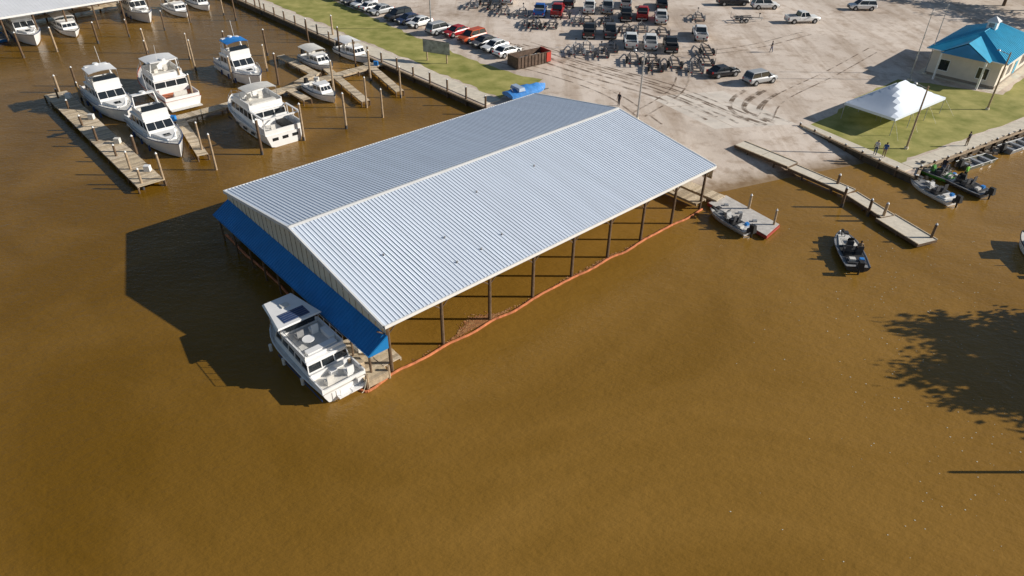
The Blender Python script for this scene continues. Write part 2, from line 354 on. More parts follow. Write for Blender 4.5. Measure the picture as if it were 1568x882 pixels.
BOOM=mat('orange_boom',(.58,.19,.075),.8,0,.35,1.5)
def boom(name,pts,rad=.11):
    s=MB();C=cr(pts,8);C=[c+Vector((R.uniform(-.02,.02),R.uniform(-.02,.02))) for c in C]
    for p,q in zip(C[:-1],C[1:]): s.cyl((p.x,p.y,.03),(q.x,q.y,.03),rad,BOOM,n=8)
    return s.obj(name)
pts=[loc(-2.6,4.3),loc(-2.5,1.5),loc(-2.2,-.3),loc(-.9,-.25)]
for i in range(8):
    x0,x1=xs[i],xs[i+1];pts+=[loc(x0+.1,.0),loc((x0+x1)/2+R.uniform(-.6,.6),R.uniform(-.25,.05))]
pts.append(loc(36.3,.0))
boom('floating_boom',pts);boom('floating_boom',[loc(-.75+R.uniform(-.08,.08),y) for y in (25.3,23,21,19,17,15,13,11,9)])
LIT=[mat('litter_%d'%i,c,.9) for i,c in enumerate([(.42,.17,.06),(.28,.13,.05),(.5,.27,.11)])]
s=MB()
for i in range(2600):
    if i<2000: t=R.gauss(8.3,1.1);y=.2+abs(R.gauss(0,.42))*max(.2,1.3-abs(t-8.3)/2)
    else: t=R.uniform(17,24) if i%3 else R.uniform(2,33);y=R.uniform(0,.45)*R.random()
    x0,y0=loc(t,y);q=R.uniform(.05,.12);an=R.random()*6.28
    s.add([(x0+q*math.cos(an+k*1.57)*(1 if k%2 else .6),y0+q*math.sin(an+k*1.57)*(1 if k%2 else .6),.012+R.random()*.03) for k in range(4)],[(0,1,2,3)],R.choice(LIT))
s.obj('floating_leaf_litter',smooth=False)
s=MB();FO=mat('foam_fleck',(.6,.55,.42),.8)
for i in range(320):
    t=R.random();x0=R.gauss(27+8*t,5);y0=22+38*t+R.gauss(0,4);q=R.uniform(.02,.06)
    if y0>60 or (x0<22 and y0>50): continue
    s.add([(x0+q*math.cos(k*1.26+i),y0+q*math.sin(k*1.26+i)*R.uniform(.5,1),.015) for k in range(5)],[(0,1,2,3,4)],FO)
s.obj('floating_foam_flecks',smooth=False)
# ---------------------------------------------------------------- piers and piles
def pier(name,segs,z=.7,step=.3):
    s=MB()
    for (p,q,wd) in segs:
        a=Vector(D(*p));b=Vector(D(*q));s.planks(a,b,wd,z,step=step)
        L_=(b-a).length;n=Vector((-(b-a).y,(b-a).x)).normalized()*(wd/2)
        for i in range(int(L_/3)+1):
            c=a+(b-a)*i/max(1,int(L_/3))
            for sg in (-1,1): s.cyl((*(c+n*sg),-1.5),(*(c+n*sg),z-.08),.1,PILE,n=6)
            if wd>1.4 and i%3==1: c2=c+n*.6;s.box(c2.x-.3,c2.x+.3,c2.y-.25,c2.y+.25,z+.01,z+.6,R.choice([OFFW,WHITE,BLUEC]))
        z+=.003
    return s.obj(name,smooth=False)
pier('wooden_pier',[((-735,1095),(-452,790),2.6)])
pier('wooden_pier',[((-225,1289),(-508,994),1.6),((-500,1000),(-419,875),1.1),((-333,1236),(-237,1083),1.1),((-268,1270),(-189,1129),1.1),((-433,1304),(-345,1205),1.2),((-345,1215),(-365,1160),1.2),((-380,1140),(-330,1085),1.1)])
def piles(lst,h=(3.4,4.3),name='mooring_pile'):
    for x,y in lst:
        s=MB();hh=R.uniform(*h);px,py=D(x,y);lx,ly=R.uniform(-.1,.1),R.uniform(-.1,.1);rr=R.uniform(.12,.17)
        s.cyl((0,0,-2),(lx,ly,hh),rr,R.choice([PILE,PILEL]),rr*.85,n=10);s.cyl((lx,ly,hh),(lx,ly,hh+.16),rr*.9,PILEW,.03,n=10);s.cyl((0,0,-.1),(0,0,.45),rr*1.03,DGREY,n=10,cap=False)
        s.obj(name,(px,py,0))
piles([(-426,891),(-393,848),(-347,897),(-302,947),(-250,991),(-235,1076),(-203,1037),(-187,1121),(-566,1238),(-465,1328),(-401,1172),(-409,1414),(-364,1430),(-287,1263),(-647,1244),(-534,1105),(-504,1072),(-528,1298),(-442,803),(-480,1180),(-440,1240),(-330,1330),(-600,1300),(-690,1330),(-250,1200),(-300,1140)])
piles([(-745,1120),(-719,1073),(-680,1030),(-627,968),(-580,915),(-532,867),(-495,828),(-464,790),(-732,1150),(-690,1085),(-510,880)],(1.7,2.6))
piles([(-900,1290),(-860,1330),(-810,1385),(-770,1430),(-720,1480),(-690,1540),(-640,1600),(-960,1250),(-1010,1290),(-600,1560),(-560,1610)],(2.6,3.8))
piles([(285,757),(305,718),(405,774),(429,753),(476,695),(414,820),(441,742)],(1.7,2.2))
piles([(424,361)],(3.2,3.3))
# ---------------------------------------------------------------- boats
def hull(s,Ln,B,fb,m=WHITE,stripe=None,deck=OFFW,bowp=2.4,draft=.35,flare=.82,sheer=.4):
    N=14;rings=[]
    x0=-Ln/2
    for i in range(N+1):
        t=i/N;x=x0+Ln*t
        h=B/2*(.9+.1*min(1,t*4))*(1-max(0,(t-.42)/.58)**bowp)+.02;z=fb*(1+sheer*t*t)
        hc=h*(flare-.25*max(0,t-.5));kz=-draft*(1-max(0,(t-.6)/.4)**2)
        rk=.06*Ln*max(0,t-.55)/.45
        rings.append([(x,-h,z),(x-rk*.15,-h*.985,z-.16),(x-rk*.6,-hc,.12),(x-rk,0,kz),(x-rk*.6,hc,.12),(x-rk*.15,h*.985,z-.16),(x,h,z)])
    s.loft(rings,m,cap=False,close=False);s.add(rings[0],[tuple(range(7))],m)
    for k in range(N):
        a,b=rings[k],rings[k+1];s.add([a[0],b[0],b[6],a[6]],[(0,1,2,3)],deck)
        for sg in (0,6):
            p,q=a[sg],b[sg];s.cyl((p[0],p[1],p[2]+.03),(q[0],q[1],q[2]+.03),.05,stripe or m,n=5,cap=False)
    return rings
def rail(s,rings,k0,h=.55,ins=.06):
    seq=[(rings[k][0],-1) for k in range(k0,len(rings))]+[(rings[k][6],1) for k in range(len(rings)-2,k0-1,-1)]
    P=[Vector((p[0]-.05,p[1]*(1-ins),p[2])) for p,_ in seq]
    for i,p in enumerate(P):
        s.cyl(p,p+Vector((0,0,h)),.018,CHROME,n=4,cap=False)
        if i: s.cyl(P[i-1]+Vector((0,0,h)),p+Vector((0,0,h)),.022,CHROME,n=4,cap=False)
def cabin(s,x0,x1,w0,w1,z0,h,rakeF=.5,rakeR=.15,top=WHITE,over=.12,mull=3,glass=GLASS):
    lo=.38*h;gl=.40*h
    def at(zf,ins=0):
        k=zf;return (x0+rakeR*k+ins,x1-rakeF*k-ins,w0-.12*k-ins,w1-.16*k-ins)
    s.frus(at(0),at(.38),z0,z0+lo,WHITE);s.frus(at(.38,.02),at(.78,.02),z0+lo,z0+lo+gl,glass);s.frus(at(.78),at(.88),z0+lo+gl,z0+.9*h,WHITE)
    t=at(.9);s.frus((t[0]-over,t[1]+over,t[2]+over,t[3]+over),(t[0]-over*.5,t[1]+over*.5,t[2]+over*.6,t[3]+over*.6),z0+.9*h,z0+h,top)
    A=at(.38);B=at(.78)
    for i in range(mull+2):
        k=i/(mull+1);xa=A[0]+(A[1]-A[0])*k;xb=B[0]+(B[1]-B[0])*k;ya=A[2]+(A[3]-A[2])*k;yb=B[2]+(B[3]-B[2])*k
        for sg in (-1,1): s.cyl((xa,sg*ya,z0+lo-.02),(xb,sg*yb,z0+lo+gl+.02),.05,WHITE,n=4)
    for j in (-.33,.33):
        s.cyl((A[1],A[3]*j,z0+lo),(B[1],B[3]*j,z0+lo+gl),.035,WHITE,n=4);s.cyl((A[0],A[2]*j,z0+lo),(B[0],B[2]*j,z0+lo+gl),.05,WHITE,n=4)
    return z0+h
def coaming(s,x0,x1,w,z,h,floor=OFFW,m=WHITE,t=.1):
    s.box(x0,x1,-w,w,z,z+.03,floor);s.box(x0,x1,-w,-w+t,z+.03,z+h,m);s.box(x0,x1,w-t,w,z+.03,z+h,m);s.box(x1-t,x1,-w+t,w-t,z+.03,z+h*1.15,m);s.box(x0,x0+t,-w+t,w-t,z+.03,z+h*.7,m)
def seat(s,x,y,z,w=.5,m=OFFW):
    s.box(x-.25,x+.25,y-w/2,y+w/2,z,z+.4,m);s.box(x-.32,x-.252,y-w/2,y+w/2,z+.3,z+.85,m)
def canopy(s,x0,x1,w,z0,z1,m):
    N=6;rr=[]
    for i in range(N+1):
        t=i/N*2-1;rr.append([(x0,w*t,z1-.18*t*t),(x1,w*t,z1-.18*t*t-.05)])
    vs=[p for q in rr for p in q];s.add(vs,[(2*i,2*i+1,2*i+3,2*i+2) for i in range(N)],m)
    s.add([(x,y,z-.05) for x,y,z in vs],[(2*i,2*i+1,2*i+3,2*i+2) for i in range(N)],m)
    for x in (x0+.1,x1-.1):
        for y in (-w+.05,w-.05): s.cyl((x,y,z0),(x,y,z1-.2),.03,CHROME,n=5)
def motor_yacht(loc_,rot,Ln=12.5,B=4,top=None,stripe=NAVY,fly=True,name='motor_yacht',arch=True,accent=None):
    s=MB();rg=hull(s,Ln,B,1.25,stripe=stripe);rail(s,rg,8)
    z=1.32;bw=B/2-.35
    s.frus((Ln*.10,Ln*.36,bw*.85,bw*.35),(Ln*.10,Ln*.33,bw*.75,bw*.28),z,z+.45,WHITE);s.box(Ln*.2,Ln*.26,-.35,.35,z+.45,z+.5,GLASS)
    zt=cabin(s,-Ln*.27,Ln*.14,bw,bw*.9,z,1.75,1.3,.1)
    coaming(s,-Ln*.49,-Ln*.28,B/2-.3,z-.05,.55,floor=accent or TEAK);seat(s,-Ln*.44,0,z,1.6)
    s.box(-Ln*.5-.7,-Ln*.5-.02,-B*.4,B*.4,.25,.33,OFFW)
    if fly:
        coaming(s,-Ln*.24,Ln*.03,bw-.25,zt,.7);seat(s,-Ln*.06,-.6,zt);seat(s,-Ln*.06,.6,zt);s.frus((Ln*-.01,Ln*.02,bw*.5,bw*.5),(0,Ln*.015,bw*.45,bw*.45),zt,zt+.85,WHITE)
        s.add([(Ln*.03,-bw*.8,zt+.8),(Ln*.03,bw*.8,zt+.8),(-.1,bw*.7,zt+1.25),(-.1,-bw*.7,zt+1.25)],[(0,1,2,3)],GLASS)
        s.box(-Ln*.21,-Ln*.17,-bw*.6,bw*.6,zt,zt+.45,OFFW)
        if arch:
            for y in (-1,1): s.cyl((-Ln*.16,y*(bw-.3),zt),(-Ln*.2,y*(bw-.5),zt+1.9),.09,WHITE,n=6)
            s.box(-Ln*.22,-Ln*.17,-(bw-.45),bw-.45,zt+1.85,zt+1.95,WHITE);s.cyl((-Ln*.195,0,zt+1.95),(-Ln*.195,0,zt+2.15),.3,WHITE,n=12)
            s.cyl((-Ln*.19,.6,zt+1.9),(-Ln*.22,.6,zt+4),.02,WHITE,n=4)
        if top: canopy(s,-Ln*.2,Ln*.02,bw-.15,zt,zt+2.0,top)
    else:
        s.cyl((-Ln*.1,0,zt),(-Ln*.12,0,zt+1.6),.04,WHITE,n=5)
    for k in (-.2,0,.2): s.cyl((Ln*k,-B/2-.08,.35),(Ln*k,-B/2-.08,.95),.12,NAVY,n=8)
    return s.obj(name,(*loc_,0),rot)
def trawler(loc_,rot,Ln=14,B=4.6,name='trawler_yacht'):
    s=MB();rg=hull(s,Ln,B,1.4,stripe=WHITE,bowp=3);rail(s,rg,8)
    z=1.45;bw=B/2-.3
    zt=cabin(s,-Ln*.25,Ln*.22,bw,bw*.9,z,1.9,.7,.05,mull=4)
    coaming(s,-Ln*.49,-Ln*.26,B/2-.15,z-.1,.9,floor=mat('green_turf',(.10,.16,.08),.9))
    for x in (-Ln*.48,-Ln*.37,-Ln*.27):
        for y in (-1,1): s.cyl((x,y*(B/2-.25),z),(x,y*(B/2-.25),z+1.9),.05,WHITE,n=5)
    for y in (-1,1): s.box(-Ln*.49,-Ln*.26,y*(B/2-.25)-.1,y*(B/2-.25)+.1,z+1.85,z+1.97,WHITE)
    s.box(-Ln*.505,-Ln*.492,-B/2+.2,B/2-.2,z+1.84,z+1.98,WHITE)
    coaming(s,-Ln*.22,Ln*.08,bw-.1,zt,.65);s.box(-Ln*.2,-Ln*.14,-bw*.7,bw*.7,zt+.03,zt+.5,OFFW);seat(s,0,-.7,zt);seat(s,0,.7,zt)
    s.box(-Ln*.46,-Ln*.28,-B*.32,-B*.1,z-.05,z+.4,BLACK);seat(s,-Ln*.42,.9,z)
    canopy(s,-Ln*.19,-Ln*.02,bw-.3,zt,zt+2,OFFW);s.cyl((Ln*.02,0,zt),(Ln*.02,0,zt+2.5),.05,WHITE,n=6)
    for y in (-1.2,0,1.2): s.box(-Ln*.5-.03,-Ln*.5-.004,y-.35,y+.35,.75,1.1,GLASS)
    for x in (-.3,-.15,0,.15): s.box(Ln*x,Ln*x+.9,-B/2-.02,-B/2+.02,.75,1.05,GLASS);s.box(Ln*x,Ln*x+.9,B/2-.02,B/2+.02,.75,1.05,GLASS)
    return s.obj(name,(*loc_,0),rot)
def engine(s,x,z):
    s.frus((x-.75,x-.15,.24,.2),(x-.65,x-.15,.18,.16),z+.15,z+.85,BLACK);s.cyl((x-.4,0,z+.2),(x-.45,0,-.4),.1,BLACK,.07);s.box(x-.2,x+.05,-.2,.2,z-.1,z+.35,DGREY)
def runabout(loc_,rot,Ln=6.5,B=2.3,col=WHITE,name='runabout_boat',cab=True,cover=None):
    s=MB();rg=hull(s,Ln,B,.75,m=col,stripe=DGREY,draft=.25)
    z=.8
    if cab:
        cabin(s,-Ln*.05,Ln*.25,B/2-.3,B/2-.5,z,1.1,.8,.05,mull=1)
    coaming(s,-Ln*.45,-Ln*.06,B/2-.18,z,.3,floor=MGREY);seat(s,-Ln*.2,-.45,z);seat(s,-Ln*.2,.45,z)
    if cover: canopy(s,-Ln*.4,Ln*.02,B/2-.15,z,z+1.7,cover)
    engine(s,-Ln*.5,.55)
    return s.obj(name,(*loc_,0),rot)
def bass_boat(loc_,rot,Ln=5.8,B=2.2,col=None,inner=MGREY,name='bass_boat'):
    s=MB();col=col or DGREY;rg=hull(s,Ln,B,.5,m=col,stripe=STEEL,deck=inner,draft=.2,bowp=3,sheer=.15)
    z=.56
    s.frus((Ln*.05,Ln*.36,B*.38,B*.22),(Ln*.05,Ln*.36,B*.37,B*.21),z,z+.06,OFFW if inner is MGREY else MGREY)
    s.box(-Ln*.44,-Ln*.26,-B*.36,B*.36,z,z+.1,col)
    s.box(-Ln*.24,Ln*.03,-B*.4,B*.4,z-.0,z+.02,BLACK)
    for y in (-.5,.5): seat(s,-Ln*.14,y*B/2.2,z+.02,.5*B/2.2,DGREY)
    s.frus((-.02,.42,.32,.25),(.12,.36,.28,.22),z,z+.62,col)
    s.add([(.3,-.3,z+.6),(.3,.3,z+.6),(.15,.25,z+.95),(.15,-.25,z+.95)],[(0,1,2,3)],GLASS)
    s.cyl((Ln*.3,0,z),(Ln*.3,0,z+.45),.05,STEEL);s.frus((Ln*.3-.2,Ln*.3+.2,.2,.2),(Ln*.3-.22,Ln*.3+.2,.2,.2),z+.45,z+.6,DGREY)
    s.cyl((Ln*.42,.12,z+.25),(Ln*.27,.35,z+.3),.05,BLACK);s.frus((Ln*.4,Ln*.47,.14,.1),(Ln*.4,Ln*.46,.12,.08),z+.15,z+.35,BLACK)
    s.box(-Ln*.40,-Ln*.34,-.6,-.25,z+.1,z+.35,BLUEC);s.box(-Ln*.4,-Ln*.33,.1,.6,z+.1,z+.3,OFFW);s.box(Ln*.1,Ln*.2,-.55,-.2,z+.06,z+.3,OFFW)
    for k in range(5): s.cyl((-Ln*.3,.65-.1*k,z+.12),(Ln*.12,.75-.12*k,z+.5),.015,BLACK,n=4)
    engine(s,-Ln*.5,.45)
    return s.obj(name,(*loc_,0),rot)
def jon_boat(loc_,rot,Ln=5,B=1.7,name='jon_boat',col=None):
    s=MB();col=col or mat('jon_olive',(.17,.17,.12),.6,.2)
    s.frus((-Ln/2,Ln*.42,B/2-.15,B/2-.2),(-Ln/2,Ln/2,B/2,B/2-.12),-.15,.5,col,cap=False)
    s.frus((-Ln/2+.05,Ln/2-.15,B/2-.1,B/2-.22),(-Ln/2+.05,Ln/2-.1,B/2-.08,B/2-.2),.12,.14,MGREY)
    for x in (-Ln*.35,0,Ln*.3): s.box(x-.2,x+.2,-B/2+.1,B/2-.1,.15,.42,STEEL)
    for sg in (-1,1): s.cyl((-Ln/2,sg*B/2,.5),(Ln/2,sg*(B/2-.12),.5),.035,STEEL,n=5)
    s.cyl((Ln/2,-B/2+.12,.5),(Ln/2,B/2-.12,.5),.035,STEEL,n=5);engine(s,-Ln*.5,.3)
    return s.obj(name,(*loc_,0),rot)
HD=math.atan2(-.738,.674)
def at(xd,yd): return D(xd,yd)
motor_yacht(at(-622,1050),HD,12.5,4.2,top=WHITE,name='flybridge_cruiser')
motor_yacht(at(-575,1125),HD+math.pi,14.5,4.8,stripe=mat('rust_orange',(.45,.09,.03),.6),name='sportfishing_yacht',accent=mat('orange_deck',(.5,.14,.05),.7),top=WHITE)
motor_yacht(at(-470,1205),HD,11,4.0,top=BLUEC,name='flybridge_cruiser')
motor_yacht(at(-500,934),HD,12.2,4.0,name='motor_yacht')
trawler(at(-380,996),HD+math.pi,13.6,4.8)
runabout(at(-316,1122),HD,7,2.6,name='cabin_cruiser')
runabout(at(-356,1272),HD,8,2.9,name='cabin_cruiser',cover=OFFW)
runabout(at(-302,1324),HD,8,2.9,name='cabin_cruiser',cover=WHITE)
motor_yacht(at(-962,1412),HD,12,4,name='motor_yacht',arch=False)
runabout(at(-905,1458),HD,9,3.2,name='cabin_cruiser',cover=WHITE)
motor_yacht(at(-815,1578),HD,11.5,3.8,name='motor_yacht',arch=False)
runabout(at(-745,1612),HD,9,3,name='cabin_cruiser',cover=OFFW)
runabout(at(-715,1665),HD,8,2.8,name='cabin_cruiser')
jon_boat(at(-1010,1400),HD,4.5,1.8,col=BLUEC)
for (x,y,t) in ((4.5,15.5,0),(5,20.5,1),(4.2,23,1),(4.8,9.8,1)):
    p=loc(x,y)
    (runabout if t else bass_boat)(p,th+math.pi,5.6,2.1)
def houseboat(loc_,rot):
    s=MB();Ln=9.9;B=3.5;rg=hull(s,Ln,B,.85,stripe=WHITE,bowp=3.6,sheer=.2);rail(s,rg,10,.45)
    for sg in (-1,1): s.box(-Ln*.5,Ln*.12,sg*(B/2+.005)-.02,sg*(B/2+.005)+.02,.42,.56,NAVY)
    z=.9;bw=B/2-.2
    zt=cabin(s,-Ln*.31,Ln*.24,bw,bw*.88,z,1.3,.6,.25,mull=4,over=.08)
    s.frus((Ln*.2,Ln*.42,bw*.75,bw*.45),(Ln*.2,Ln*.40,bw*.65,bw*.38),z+.1,z+.5,WHITE)
    coaming(s,-Ln*.495,-Ln*.32,B/2-.12,z,.42,floor=OFFW)
    seat(s,-Ln*.42,-.8,z,.5,WHITE);seat(s,-Ln*.42,.7,z,.5,OFFW);s.box(-Ln*.38,-Ln*.34,-.2,.3,z+.03,z+.45,WHITE)
    s.box(-Ln*.5-.4,-Ln*.5-.02,-B*.42,B*.2,.28,.36,WHITE);s.cyl((-Ln*.5-.2,.5,.3),(-Ln*.5-.2,.5,.9),.02,CHROME,n=5);s.cyl((-Ln*.5-.2,.8,-.2),(-Ln*.5-.2,.8,.9),.02,CHROME,n=5)
    coaming(s,-Ln*.27,Ln*.08,bw-.1,zt,.38,floor=mat('sun_deck',(.62,.61,.58),.7))
    s.box(-Ln*.25,-Ln*.20,-bw*.7,bw*.7,zt+.03,zt+.35,WHITE);s.box(-Ln*.18,-Ln*.05,-bw+.22,-bw+.65,zt+.03,zt+.38,WHITE)
    s.cyl((-Ln*.12,.35,zt),(-Ln*.12,.35,zt+.45),.05,CHROME);s.cyl((-Ln*.12,.35,zt+.45),(-Ln*.12,.35,zt+.5),.42,WHITE,n=14)
    seat(s,-Ln*.02,-.55,zt,.5,WHITE);seat(s,-Ln*.02,.55,zt,.5,MGREY)
    s.frus((Ln*.05,Ln*.08,bw*.7,bw*.7),(Ln*.05,Ln*.07,bw*.7,bw*.7),zt+.35,zt+.7,GLASS)
    x0,x1=Ln*.05,Ln*.40;hz=zt+.78
    s.frus((x0,x1,bw+.12,bw*.75),(x0+.05,x1-.1,bw+.05,bw*.67),hz,hz+.12,WHITE)
    s.box(x0+.35,x0+1.45,-bw*.62,bw*.62,hz+.125,hz+.16,NAVY)
    for i in range(5): s.box(x0+.36+.24*i,x0+.38+.24*i,-bw*.6,bw*.6,hz+.162,hz+.17,MGREY)
    s.box(x0+2.0,x0+2.5,-.3,.3,hz+.125,hz+.2,OFFW)
    for x in (x0+.2,Ln*.22):
        for y in (-1,1): s.cyl((x,y*(bw-.1),zt-.05),(x,y*(bw-.1),hz),.04,CHROME,n=6)
    for y in (-1,1):
        s.cyl((-Ln*.27,y*(bw-.12),zt+.75),(x0+.2,y*(bw-.12),zt+.75),.02,CHROME,n=4)
        for k in range(5): xx=-Ln*.27+k*(x0+.2+Ln*.27)/4;s.cyl((xx,y*(bw-.12),zt+.3),(xx,y*(bw-.12),zt+.75),.018,CHROME,n=4)
    for k in (-.25,.02,.22): s.cyl((Ln*k,B/2+.1,.3),(Ln*k,B/2+.1,.85),.12,OFFW,n=8)
    return s.obj('houseboat',(*loc_,0),rot)
houseboat((-14.35,38.2),HD+math.pi)
bass_boat(at(373,668),math.radians(83),6.0,2.2,inner=MGREY)
bass_boat(at(534,815),math.radians(112),5.4,2.2,col=WHITE,inner=OFFW,name='fishing_boat')
bass_boat(at(582,838),math.radians(118),5.8,2.2)
bass_boat(at(562,866),math.radians(130),4.8,2.0,col=mat('green_hull',(.08,.3,.05),.4))
jon_boat(at(640,905),math.radians(28));jon_boat(at(728,962),math.radians(30),5,1.8,col=MGREY)
runabout(at(580,666),math.radians(88),5.6,2.2)
# ---------------------------------------------------------------- right docks
FD=mat('float_deck',(.76,.68,.55),.85,0,.12,2)
s=MB();c=[D(238,770),D(265,791),D(312,719),D(289,692)]
s.prism(c,.12,.42,mat('float_side',(.4,.06,.04),.6));ci=[(x*.97+sum(p[0] for p in c)/4*.03,y*.97+sum(p[1] for p in c)/4*.03) for x,y in c];s.prism(ci,.425,.47,mat('grey_deck',(.62,.58,.53),.8,0,.2,2))
a=Vector(D(251,781));b=Vector(D(300,705));d=(b-a).normalized()
for k in (1.2,3.0,4.8): s.box(a.x+d.x*k-.2,a.x+d.x*k+.2,a.y+d.y*k-.6,a.y+d.y*k-.3,.475,.62,STEEL)
s.planks(D(214,822),D(256,778),1.5,.62);s.obj('floating_dock',smooth=False)
bass_boat(D(254,728),math.atan2(d.y,d.x)+math.pi,4.8,1.5,col=mat('silver_hull',(.62,.62,.62),.4,.2),inner=mat('silver_inner',(.66,.65,.62),.5),name='moored_fishing_boat')
def slabdock(name,segs):
    s=MB()
    for p,q,wd,z in segs:
        a=Vector(D(*p));b=Vector(D(*q));k=max(1,int((b-a).length/2.6));d=(b-a)/k
        for i in range(k):
            e=d.normalized()*.02;s.obox(a+d*i+e,a+d*(i+1)-e,wd,z-.28,z,PILE,FD)
            for sg in (-1,1):
                n=Vector((-d.y,d.x)).normalized()*sg*(wd/2-.05);s.obox(a+d*i+e+n,a+d*(i+1)-e+n,.09,z+.002,z+.07,WOOD[1])
            for sg in (-1,1):
                n=Vector((-d.y,d.x)).normalized()*sg*(wd/2-.2);c=a+d*(i+.5)+n;s.cyl((c.x,c.y,-1),(c.x,c.y,z-.29),.1,PILE,n=6)
    return s.obj(name,smooth=False)
slabdock('boat_ramp_dock',[((318,936),(372,868),1.9,.95),((372,868),(424,798),1.6,.75),((424,798),(446,740),1.6,.6),((444,742),(468,684),2.4,.5)])
# ---------------------------------------------------------------- vehicles
def ring(x,zl,zh,hw,tuck=.9): return [(x,-hw*.9,zl),(x,-hw,zl+.18),(x,-hw,zh-.16),(x,-hw*tuck,zh),(x,hw*tuck,zh),(x,hw,zh-.16),(x,hw,zl+.18),(x,hw*.9,zl)]
def wheel(s,x,y,r_=.36,w_=.24):
    sg=1 if y>0 else -1
    s.cyl((x,y-sg*w_,r_),(x,y,r_),r_,BLACK,n=14);s.cyl((x,y,r_),(x,y+sg*.012,r_),r_*.6,STEEL,n=10)
def vehicle(kind,col,loc_,rot,name=None):
    s=MB();P=paint('%.2f_%.2f_%.2f'%col,col)
    if kind=='pickup':
        Ln,w_=5.8,1.0
        s.loft([ring(-2.9,.5,.78,.9),ring(-2.8,.42,.85,.98),ring(-.9,.4,.85,1.0),ring(-.88,.4,1.12,1.0),ring(1.0,.4,1.14,1.0),ring(1.3,.4,1.12,1.0),ring(2.6,.42,1.05,.97),ring(2.9,.5,.92,.88)],P)
        s.box(-2.75,-.95,-.82,.82,.852,.87,DGREY)
        for y in (-1,1): s.box(-2.85,-.9,min(y*.83,y*.98),max(y*.83,y*.98),.8,1.22,P)
        s.box(-2.9,-2.8,-.82,.82,.7,1.2,P);g0,g1,zr=(-.9,1.15),(-.7,.55),1.85
        wx=(-1.9,1.9)
        if R.random()<.5: s.box(-1.6,-1.0,-.75,.75,.9,1.3,R.choice([STEEL,DGREY]))
    elif kind=='suv':
        Ln,w_=4.9,.95
        s.loft([ring(-2.45,.5,.95,.85),ring(-2.3,.38,1.05,.94),ring(-1,.36,1.08,.96),ring(1.1,.36,1.06,.96),ring(2.1,.38,.98,.93),ring(2.45,.48,.8,.82)],P)
        g0,g1,zr=(-2.3,1.25),(-2.0,.55),1.75;wx=(-1.45,1.5)
    else:
        Ln,w_=4.7,.9
        s.loft([ring(-2.35,.45,.82,.8),ring(-2.2,.33,.95,.88),ring(-1.4,.3,.98,.9),ring(.9,.3,.95,.91),ring(1.9,.32,.82,.88),ring(2.35,.42,.66,.75)],P)
        g0,g1,zr=(-1.75,1.15),(-1.15,.3),1.45;wx=(-1.4,1.45)
    zb=1.06 if kind!='sedan' else .94
    s.frus((g0[0],g0[1],w_*.9,w_*.9),(g1[0],g1[1],w_*.76,w_*.74),zb,zr-.05,GLASS)
    s.frus((g1[0]-.06,g1[1]+.06,w_*.8,w_*.78),(g1[0]+.05,g1[1]-.08,w_*.7,w_*.68),zr-.052,zr+.03,P)
    for sx,tx in ((g0[0],g1[0]),(g0[1],g1[1]),((g0[0]+g0[1])/2-.1,(g1[0]+g1[1])/2-.1)):
        for y in (-1,1): s.cyl((sx,y*w_*.9,zb),(tx,y*w_*.77,zr-.03),.045,P,n=5)
    for x in wx:
        for y in (-1,1):
            s.cyl((x,y*(w_+.0)-y*.3,.4),(x,y*(w_+.004),.4),.46,BLACK,n=14);wheel(s,x,y*(w_+.03),.37)
    for y in (-1,1):
        s.box(Ln/2-.16,Ln/2+.0,y*w_*.62-.17,y*w_*.62+.17,.66,.8,OFFW);s.box(-Ln/2-.01,-Ln/2+.12,y*w_*.75-.12,y*w_*.75+.12,.7,.95,RED)
        ya,yb=sorted((y*(w_-.02),y*(w_+.16)));s.box(g0[1]-.35,g0[1]-.15,ya,yb,zb+.02,zb+.2,P)
    s.box(Ln/2-.1,Ln/2+.04,-w_*.8,w_*.8,.38,.56,DGREY);s.box(-Ln/2-.05,-Ln/2+.1,-w_*.8,w_*.8,.38,.56,STEEL if kind=='pickup' else DGREY)
    s.box(Ln/2-.06,Ln/2+.012,-w_*.4,w_*.4,.6,.78,BLACK)
    nm=name or {'pickup':'pickup_truck','suv':'parked_suv','sedan':'parked_car'}[kind]
    return s.obj(nm,(*loc_,LZ+.02),rot,angle=.5)
TRF=[DGREY,mat('trailer_frame_grey',(.3,.3,.3),.5,.4),BLACK,STEEL]
